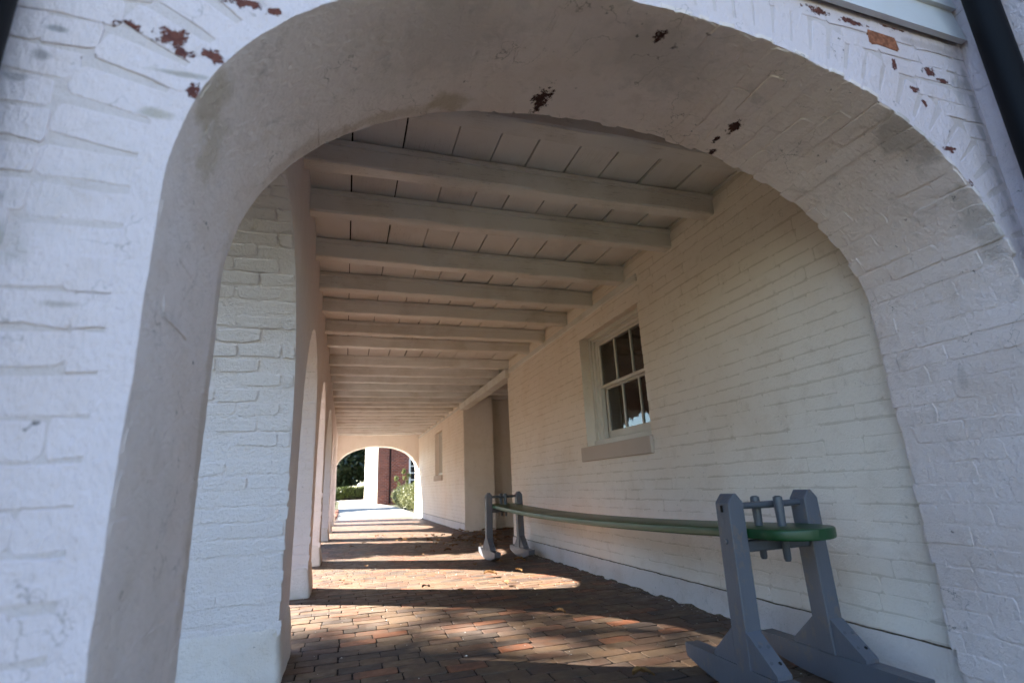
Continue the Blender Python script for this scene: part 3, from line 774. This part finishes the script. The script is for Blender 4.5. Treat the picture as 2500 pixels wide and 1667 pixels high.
# ------------------------------------------------------------------ joggling board on its rocking stands
def stand(yc, xa, xb, label, sp=0.0):
    """two rocking posts side by side, joined by a round rod above the board and a bar below it"""
    t = thing('joggling_stand', label, 'stand', ((xa + xb) / 2, yc, 0), 'grey rocking stands of the joggling board')
    pw, pd = .078, .086; zt = .775; zr = .112
    for k, xc in enumerate((xa, xb)):
        ln = (.012 if k else -.012)
        def X(x, z): return x - ln * (z / zt - .5) * 1.0
        h = pw / 2
        prof = [(-h, zr - .004), (h, zr - .004), (h, zt - .036), (h * .22, zt), (-h * .22, zt), (-h, zt - .036)]
        me = prism('post', [(X(xc + a, z), z) for a, z in prof], 1, yc - pd / 2, yc + pd / 2, M['stand'])
        bm = bmesh.new(); bm.from_mesh(me); bmesh.ops.dissolve_limit(bm, angle_limit=.02, verts=bm.verts[:], edges=bm.edges[:]); bmesh.ops.bevel(bm, geom=[e for e in bm.edges if e.calc_length() > .02], offset=.0035, segments=1, affect='EDGES'); bm.to_mesh(me); bm.free()
        part('post', me, t)
        # rocker along the board
        R = .385; xo = xc - ln * -.5
        pts = [(yc + R, zr - .006), (yc + R - .008, zr)] + [(yc - R + .008, zr), (yc - R, zr - .006)]
        pts = [(yc - R, zr)] + [(yc - R * .985 + (R * 1.97) * i / 22, 0.001 + (.058) * abs(1 - 2 * i / 22) ** 2.1) for i in range(23)] + [(yc + R, zr)]
        me = prism('rocker', pts, 0, xo - .037, xo + .037, M['stand'], 30)
        part('rocker', me, t)
        for sg in (-1, 1):
            tri = [(yc + sg * pd / 2, zr + .001), (yc + sg * (pd / 2 + .135), zr + .001), (yc + sg * (pd / 2 + .135), zr + .016), (yc + sg * pd / 2, zr + .135)]
            part('brace', prism('brace', tri, 0, xo - .034, xo + .034, M['stand']), t)
            nb = Vector((0, sg * .119, .135)).normalized()
            for (fx_, ft) in ((-.018, .35), (.018, .38), (-.018, .72), (.018, .75)):
                q = Vector((xo + fx_, yc + sg * (pd / 2 + .135 * ft), zr + .135 - .119 * ft))
                part('plug', tube('plug', [tuple(q - nb * .006), tuple(q + nb * .0012)], .007, M['dark'] if fx_ > 0 and ft > .7 else M['peg'], 10), t)
        # wedge slot and pinned end of the bar
        part('rod_end', tube('rod_end', [(xc - pw / 2 - .002, yc + .004, .582), (xc - pw / 2 + .01, yc + .004, .582)], .012, M['stand'], 12), t)
        part('wedge', boxm('wedge', xc - pw / 2 - .0015, xc - pw / 2 + .01, yc - .004, yc + .004, .700, .728, M['dark']), t)
    part('rod', tube('rod', [(xa + pw / 2 - .01, yc - .004, .722), ((xa + xb) / 2, yc, .720), (xb - pw / 2 + .01, yc - .004, .722)], [.0135, .0155, .0135], M['peg'], 14), t)
    part('crossbar', boxm('crossbar', xa + pw / 2 - .01, xb - pw / 2 + .01, yc - .024, yc + .024, .535, .581, M['peg'], .006), t)
    return t
NX0, NX1 = 1.822 * S + .038, 2.318 * S + .038
FX0, FX1 = 1.965 * S + .038, 2.44 * S + .038
YN, YFAR = 2.305 * S, 7.66 * S
stand(YN, NX0, NX1, 'near grey rocking stand under the rounded end of the green board')
stand(YFAR, FX0, FX1, 'far grey rocking stand by the passage, among the leaves')
def zboard(y): 
    t = (y - YN) / (YFAR - YN)
    return .632 - .175 * max(-.004, t * (1 - t)) * 1.0 if 0 <= t <= 1 else .632 + .02 * min(abs(t), abs(t - 1))
BO = thing('joggling_board', 'long sagging green plank carried between the two grey stands', 'bench', ((NX0 + NX1) / 2, YN, 0))
yA, yB_ = 1.99 * S, 8.06 * S
V = []; F = []; n = 90; HW = .165; TH = .042
prof = None
for i in range(n + 1):
    t = i / n; t2 = t
    q_ = .16 * (1 - math.cos(min(i, n - i, 24) / 24 * math.pi / 2))
    yy = yA + q_ if i <= 24 else (yB_ - q_ if i >= n - 24 else yA + .16 + (yB_ - yA - .32) * (i - 24) / (n - 48))
    e = min(1, min(yy - yA, yB_ - yy) / .16); hw = HW * max(.012, (1 - (1 - e) ** 2.3)) ** .5
    xc = (NX0 + NX1) / 2 + ((FX0 + FX1) - (NX0 + NX1)) / 2 * (yy - YN) / (YFAR - YN)
    z = zboard(yy); rr = .0075
    ring = [(-hw, -rr), (-hw + rr * .3, -rr * .3), (-hw + rr, 0), (0, 0), (hw - rr, 0), (hw - rr * .3, -rr * .3), (hw, -rr), (hw, -TH + rr), (hw - rr * .3, -TH + rr * .3), (hw - rr, -TH), (0, -TH), (-hw + rr, -TH), (-hw + rr * .3, -TH + rr * .3), (-hw, -TH + rr)]
    V += [(xc + (a if abs(a) < hw * 1.01 else 0), yy, z + b) for a, b in ring]
m = 14
for i in range(n):
    for k in range(m): F.append((i * m + k, (i + 1) * m + k, (i + 1) * m + (k + 1) % m, i * m + (k + 1) % m))
F += [tuple(range(m)), tuple(range(n * m + m - 1, n * m - 1, -1))]
# finer steps near the rounded ends
def remap(t):
    return t
for idx in range(len(V)):
    i = idx // m
part('plank', ms('plank', V, F, M['green'], smooth=70), BO)
for (yy, xc) in ((YN, (NX0 + NX1) / 2 - .005), (YFAR, (FX0 + FX1) / 2 - .005)):
    for dy in (-.055, .055):
        px = xc + (.012 if dy < 0 else -.012)
        part('peg', tube('peg', [(px, yy + dy, .49), (px, yy + dy, .50), (px, yy + dy, .60), (px, yy + dy, .735), (px, yy + dy, .752), (px, yy + dy, .757)], [.011, .015, .0165, .021, .019, .010], M['peg'], 14), BO)

# ------------------------------------------------------------------ fallen leaves and grit on the paving
M['dry'] = leafmat('dry_leaf', (0.10, 0.045, 0.02), (0.30, 0.17, 0.06), 0.7, 0.2)
def leaf_mesh(r, s, pal=1.0):
    V = []; 
    for i in range(7):
        t = i / 6; w = s * .34 * math.sin(math.pi * min(1, t * .93 + .05)) ** .8; z = .010 + s * .22 * math.sin(math.pi * t) * r.uniform(.5, 1) + s * .1 * t
        for k in (-1, 0, 1): V.append((k * w * r.uniform(.85, 1.1), (t - .5) * s, z + abs(k) * s * r.uniform(.06, .2)))
    F = []
    for i in range(6):
        for k in range(2): q = i * 3 + k; F.append((q, q + 1, q + 4, q + 3))
    return V, F
def leaf_obj(x, y, s, label, rot, tone):
    r = random.Random(int(x * 1000 + y * 77)); V, F = leaf_mesh(r, s)
    me = ms('dry_leaf', V, F, M['dry'], smooth=180); at = me.attributes.new('tone', 'FLOAT', 'POINT'); at.data.foreach_set('value', [tone] * len(V))
    o = ob('dry_leaf', me); o.location = (x, y, .002); o.rotation_euler = (0, 0, rot); tag(o, label, 'leaf', 'dry leaves lying on the brick paving')
leaf_obj(1.64 * S, 6.25 * S, .13, 'curled brown leaf in the middle of the nearer bright sun patch', 1.3, .5)
leaf_obj(2.02 * S, 6.35 * S, .09, 'small tan leaf near the tip of the sun patch', .4, .8)
leaf_obj(2.28 * S, 7.1 * S, .13, 'golden leaf on dark bricks below the far stand', 1.2, 1.0)
leaf_obj(1.13 * S, 5.5 * S, .07, 'small pale leaf at the shaded lower edge of the sun patch', .2, .9)
leaf_obj(1.66 * S, 4.2 * S, .08, 'single brown leaf lying between the two sun patches', .9, .4)
leaf_obj(1.52 * S, 2.72 * S, .10, 'tan leaf on shaded bricks left of the near rocker', 1.35, .8)
V = []; F = []; T = []
r = random.Random(5)
for i in range(170):
    if i < 65: x, y = r.gauss(2.3, .3), r.gauss(9.2, .8)
    elif i < 120: x, y = r.gauss(1.75, .45), r.gauss(8.9, .7)
    elif i < 150: x, y = r.gauss(3.0, .35), r.gauss(10.7, .3)
    else: x, y = r.uniform(0, 2.2), r.uniform(4.5, 14)
    if y < 7.5 or y > 10.7: x = min(x, XR - .05)
    if y > 11.1: continue
    v, f = leaf_mesh(r, r.uniform(.05, .11)); a = r.uniform(0, 6.28); ca, sa = math.cos(a), math.sin(a); b = len(V); up = abs(r.gauss(0, .006))
    V += [(x + p[0] * ca - p[1] * sa, y + p[0] * sa + p[1] * ca, p[2] + up) for p in v]; F += [tuple(b + q for q in g_) for g_ in f]; T += [r.random() ** 1.6] * len(v)
me = ms('fallen_leaves', V, F, M['dry'], smooth=180); at = me.attributes.new('tone', 'FLOAT', 'POINT'); at.data.foreach_set('value', T)
o = ob('fallen_leaves', me); o['kind'] = 'stuff'; tag(o, 'scatter of dry brown leaves around the far stand and passage', 'leaves')
M['grit'] = simple('grit', (0.45, 0.43, 0.40), 0.9, .2, 30, .3)
V = []; F = []
for i in range(420):
    if r.random() < .5: x, y = r.uniform(-.2, 2.3), r.uniform(2, 8)
    else: x, y = XR - abs(r.gauss(.03, .05)) - .03, r.uniform(1.8, 7.4)
    s = r.uniform(.002, .007); b = len(V)
    for k in ((1, 0, 0), (-1, 0, 0), (0, 1, 0), (0, -1, 0), (0, 0, 1), (0, 0, -1)):
        V.append((x + k[0] * s * r.uniform(.6, 1.3), y + k[1] * s * r.uniform(.6, 1.3), .002 + k[2] * s * .7))
    F += [(b + p, b + q, b + w) for p, q, w in ((0, 2, 4), (2, 1, 4), (1, 3, 4), (3, 0, 4))]
o = ob('grit', ms('grit', V, F, M['grit'])); o['kind'] = 'stuff'; tag(o, 'pale crumbs of mortar and grit on the brick paving', 'grit')

# ------------------------------------------------------------------ garden: trees, hedges, house
def leaf_cloud(name, clumps, n, size, mat, seed, shell=0.35, parent=None, flat=0.0):
    r = random.Random(seed); V = []; F = []; T = []
    tot = sum(c[3] * c[4] * c[5] for c in clumps)
    for (cx, cy, cz, rx, ry, rz) in clumps:
        k = max(20, int(n * rx * ry * rz / tot)); ct = r.uniform(0, .35)
        for _ in range(k):
            d = Vector((r.gauss(0, 1), r.gauss(0, 1), r.gauss(0, 1))).normalized(); q = shell + (1 - shell) * r.random() ** .6; q *= r.uniform(.85, 1.12)
            c = Vector((cx + d.x * rx * q, cy + d.y * ry * q, cz + d.z * rz * q))
            a = Vector((r.gauss(0, 1), r.gauss(0, 1), r.gauss(0, 1))).normalized(); b = a.orthogonal().normalized(); b = (b * math.cos(1.3) + a.cross(b) * math.sin(r.uniform(0, 6))).normalized()
            s = size * r.uniform(.6, 1.3); a *= s; b *= s * .5; i0 = len(V)
            V += [c - a, c + b, c + a, c - b]; F.append((i0, i0 + 1, i0 + 2, i0 + 3)); T += [min(1, max(0, ct + .65 * r.random()))] * 4
    me = ms(name, V, F, mat); at = me.attributes.new('tone', 'FLOAT', 'POINT'); at.data.foreach_set('value', T)
    return me
def tree(name, label, loc, h, crown, n, size, mat, seed, trunk_r=.16, group=None, ncl=14):
    r = random.Random(seed); t = thing(name, label, 'tree', loc, group)
    x, y, z = loc; cz, rx, rz = crown
    b = tube('trunk', [(x, y, -.1), (x + .05, y, h * .15), (x - .06, y + .05, h * .35), (x + .04, y, h * .6), (x, y, h * .85)], [trunk_r * 1.3, trunk_r, trunk_r * .85, trunk_r * .55, trunk_r * .2], M['bark'], 10)
    tk = part('trunk', b, t)
    cl = []
    for i in range(ncl):
        d = Vector((r.gauss(0, 1), r.gauss(0, 1), r.gauss(0, 1))).normalized() * r.random() ** .4
        c = (x + d.x * rx * .75, y + d.y * rx * .75, cz + d.z * rz * .75)
        s = r.uniform(.25, .45); cl.append((c[0], c[1], c[2], rx * s, rx * s, rz * s))
        if i % 2 == 0:
            l = ob('limb', tube('limb', [(x, y, h * r.uniform(.3, .55)), tuple((Vector((x, y, h * .55)) + Vector(c)) / 2 + Vector((0, 0, -.15))), c], [trunk_r * .45, trunk_r * .3, trunk_r * .08], M['bark'], 6), tk)
    part('crown', leaf_cloud('crown', cl, n, size, mat, seed), t)
    return t
# sun-side trees that break up the light in the arcade
def sunpt(x, y, dx): return (x - dx, y + .633 * dx, .765 * dx)
tree('garden_tree', 'tall loose leafed tree across the lawn left of the arcade, dappling the nearest sun patch', (-17, 13.4, 0), 17, (13.6, 2.7, 2.9), 1900, .16, M['oak'], 40, .24, ncl=16)
tree('evergreen_tree', 'dense evergreen in the garden left of the wide middle arch', (-4.9, 11.9, 0), 6.0, (3.7, 1.35, 1.6), 14000, .12, M['magnolia'], 41, .16)
tree('evergreen_tree', 'unseen dense evergreen added just left of the front archway to keep sun off its paving', (-5.2, 3.7, 0), 7.0, (3.9, 2.0, 2.3), 16000, .13, M['magnolia'], 44, .16, ncl=24)  # unseen sun blocker added for the ground before the arch
tree('path_tree', 'garden tree left of the far gravel path, shading the gravel', (-7.5, 34.5, 0), 8, (6.2, 3.4, 2.2), 5000, .22, M['oak'], 42, .2)
for i, (x, y) in enumerate([(-17, -3), (-18.5, 3.5), (-17.5, 10), (-19, 16.5), (-18, 23)]):  # unseen row added to cut the low sky light on the walls
    nth = ['first', 'second', 'third', 'fourth', 'fifth'][i % 5]
    tree('sky_block_tree', nth + ' unseen tree from the front in the row added left of the arcade to block low sky', (x, y, 0), 8, (3.7, 4.6, 4.0), 3600, .42, M['magnolia'], 200 + i, .2, 'unseen trees added to block the low sky', ncl=16)
# magnolia and others beyond the far arch
tree('magnolia_tree', 'dark glossy magnolia seen through the far arch, above the clipped hedge', (-.6, 84, 0), 13, (4.9, 5.4, 5.4), 18000, .34, M['magnolia'], 43, .3, ncl=26)
for i, (x, y, h, rx) in enumerate([(-8, 100, 14, 6), (6, 108, 14, 6.5), (15, 112, 15, 7)]):
    tree('background_tree', ['dark tree behind the magnolia on its left', 'dark tree behind the magnolia, by the brick house', 'dark tree hidden mostly behind the brick house'][i], (x, y, 0), h, (h * .5, rx, h * .45), 7000, .5, M['magnolia'], 60 + i, .3, 'dark trees at the back of the garden', ncl=16)
GH = thing('screen_hedge', 'unseen long tall hedge added on the left, outside the arcade, to hide the bright horizon', 'hedge', (-14, 12, 0))  # added unseen, keeps the bright horizon out of the window reflection
part('foliage', leaf_cloud('foliage', [(-13.5 + random.uniform(-.3, .3), -6 + i * 1.1, 1.2, .8, .9, 1.5) for i in range(40)], 9000, .26, M['magnolia'], 170, .5), GH)
part('core', boxm('core', -13.8, -13.2, -6.5, 37.5, 0, 2.3, M['dark']), GH)
HG = thing('clipped_hedge', 'low clipped green hedge under the dark magnolia, beyond the far arch', 'hedge', (0, 70, 0))
cl = [(x + random.uniform(-.1, .1), 68.5 + random.uniform(-.2, .2), .78 + random.uniform(-.04, .05), .75, .6, .82) for x in [-3.2 + .55 * i for i in range(13)]]
part('foliage', leaf_cloud('foliage', cl, 15000, .10, M['hedge'], 71, .55), HG)
part('core', boxm('core', -3.5, 3.6, 68.2, 68.8, 0, 1.35, M['dark']), HG)
sp = [(2.98, 21.6, .58, 1.0), (2.95, 24.3, .64, 1.12), (3.0, 27.2, .7, 1.15), (3.2, 30.2, .62, 1.1), (3.3, 33.3, .62, 1.1)]
lb = ['rounded boxwood nearest the far arch, right of the gravel path', 'second rounded boxwood along the path from the arch', 'third boxwood along the path, mid row', 'fourth boxwood along the path from the arch', 'farthest boxwood of the row, in front of the brick house']
for i, (x, y, rr, hh) in enumerate(sp):
    t = thing('boxwood', lb[i], 'shrub', (x, y, 0), 'boxwoods along the gravel path')
    part('foliage', leaf_cloud('foliage', [(x, y, hh * .5, rr, rr * 1.35, hh * .5), (x + .2, y + .4, hh * .55, rr * .7, rr, hh * .45), (x - .1, y - .5, hh * .48, rr * .7, rr * .8, hh * .46)], 4200, .05, M['box'], 80 + i, .6), t)
    part('stem', tube('stem', [(x, y, -.05), (x, y, hh * .6)], [.05, .02], M['bark'], 6), t)
t = thing('rose_bush', 'leggy rose with sparse yellow green leaves before the brick house', 'shrub', (3.6, 36.5, 0))
for i, (dx, hz) in enumerate([(-.5, 1.7), (.0, 2.2), (.3, 1.9), (.75, 1.3)]):
    part('cane', tube('cane', [(3.75, 36.5, 0), (3.75 + dx * .4, 36.5, hz * .6), (3.75 + dx, 36.4, hz)], [.02, .014, .006], M['bark'], 5), t)
    part('foliage', leaf_cloud('foliage', [(3.75 + dx, 36.4, hz * .95, .16, .16, .2), (3.75 + dx * .7, 36.45, hz * .75, .12, .12, .15)], 160, .07, M['rose'], 120 + i, .1), t)
# brick edging on the left of the path, with low planting
ED = thing('brick_edging', 'tilted brick edging at the left of the gravel path', 'edging', (-.3, 22, 0))
r = random.Random(4)
M['edge'] = simple('edging_brick', (0.20, 0.09, 0.06), .9, .2, 14, .4, .005)
e0 = boxm('brick', -.05, .05, -.095, .095, -.1, .11, M['edge'], .008)
for i in range(26):
    o = ob('brick', e0, ED); o.location = (r.uniform(-.02, .02), -2.9 + i * .32, 0); o.rotation_euler = (r.uniform(-.1, .1) + .3, r.uniform(-.15, .15), r.uniform(-.1, .1))
for i, (yy, lab) in enumerate([(23.0, 'low green clump nearest the arch, left of the gravel path'), (27.0, 'low sunlit clump farther along the left of the path')]):
    t = thing('low_plant', lab, 'plant', (-.75, yy, 0), 'low plants left of the gravel path')
    part('foliage', leaf_cloud('foliage', [(-.75, yy, .3, .35, .5, .32)], 700, .07, M['hedge'], 130 + i, .2), t)
    part('stem', tube('stem', [(-.75, yy, -.05), (-.75, yy, .2)], .015, M['bark'], 5), t)
# the brick house
HX, HY = 2.56 * S, 46 * S
HS = thing('brick_house', 'red brick house seen through the far arch, its side wall cream and sunlit', 'house', (HX, HY, 0))
M['cream'] = simple('cream_render', (0.74, 0.66, 0.54), .8, .2, 1.2, .08)
part('front_wall', boxm('front_wall', HX + .02, HX + 11, HY, HY + .3, -.1, 6.4, M['house']), HS)
part('side_wall', boxm('side_wall', HX, HX + .3, HY + .302, HY + 26, -.1, 6.4, M['cream']), HS)
part('corner_board', boxm('corner_board', HX - .03, HX + .018, HY - .02, HY + .3, -.1, 6.4, M['cream']), HS)
part('roof', prism('roof', [(HX - .4, 6.4), (HX + 11.4, 6.4), (HX + 5.5, 9.6)], 1, HY - .3, HY + 26.3, M['dark']), HS)
part('back_wall', boxm('back_wall', HX + .3, HX + 11, HY + 25.7, HY + 25.99, -.1, 6.4, M['house']), HS)
part('side_wall', boxm('side_wall', HX + 10.7, HX + 10.99, HY + .302, HY + 25.69, -.1, 6.39, M['house']), HS)
dx_ = 3.58 * S
part('downpipe', tube('downpipe', [(dx_, HY - .06, 0), (dx_, HY - .06, 6.2)], .05, M['black'], 10), HS)
wx0 = 5.15 * S
for wx in (wx0, wx0 + 3.2):
    w = part('window', boxm('window', wx, wx + 1.3, HY - .05, HY + .02, 1.0, 3.1, M['trim'], .01), HS)
    for a in range(3):
        for b in range(4):
            q = ob('pane', boxm('pane', wx + .12 + a * .37, wx + .44 + a * .37, HY - .056, HY - .052, 1.12 + b * .48, 1.53 + b * .48, M['dark']), w); 
for i, yy in enumerate((5.0, 11, 17)):
    w = part('window', boxm('window', HX - .03, HX + .05, HY + yy, HY + yy + 1.2, 1.2, 3.0, M['trim'], .01), HS)
    ob('pane', boxm('pane', HX - .036, HX - .031, HY + yy + .12, HY + yy + 1.08, 1.32, 2.9, M['dark']), w)
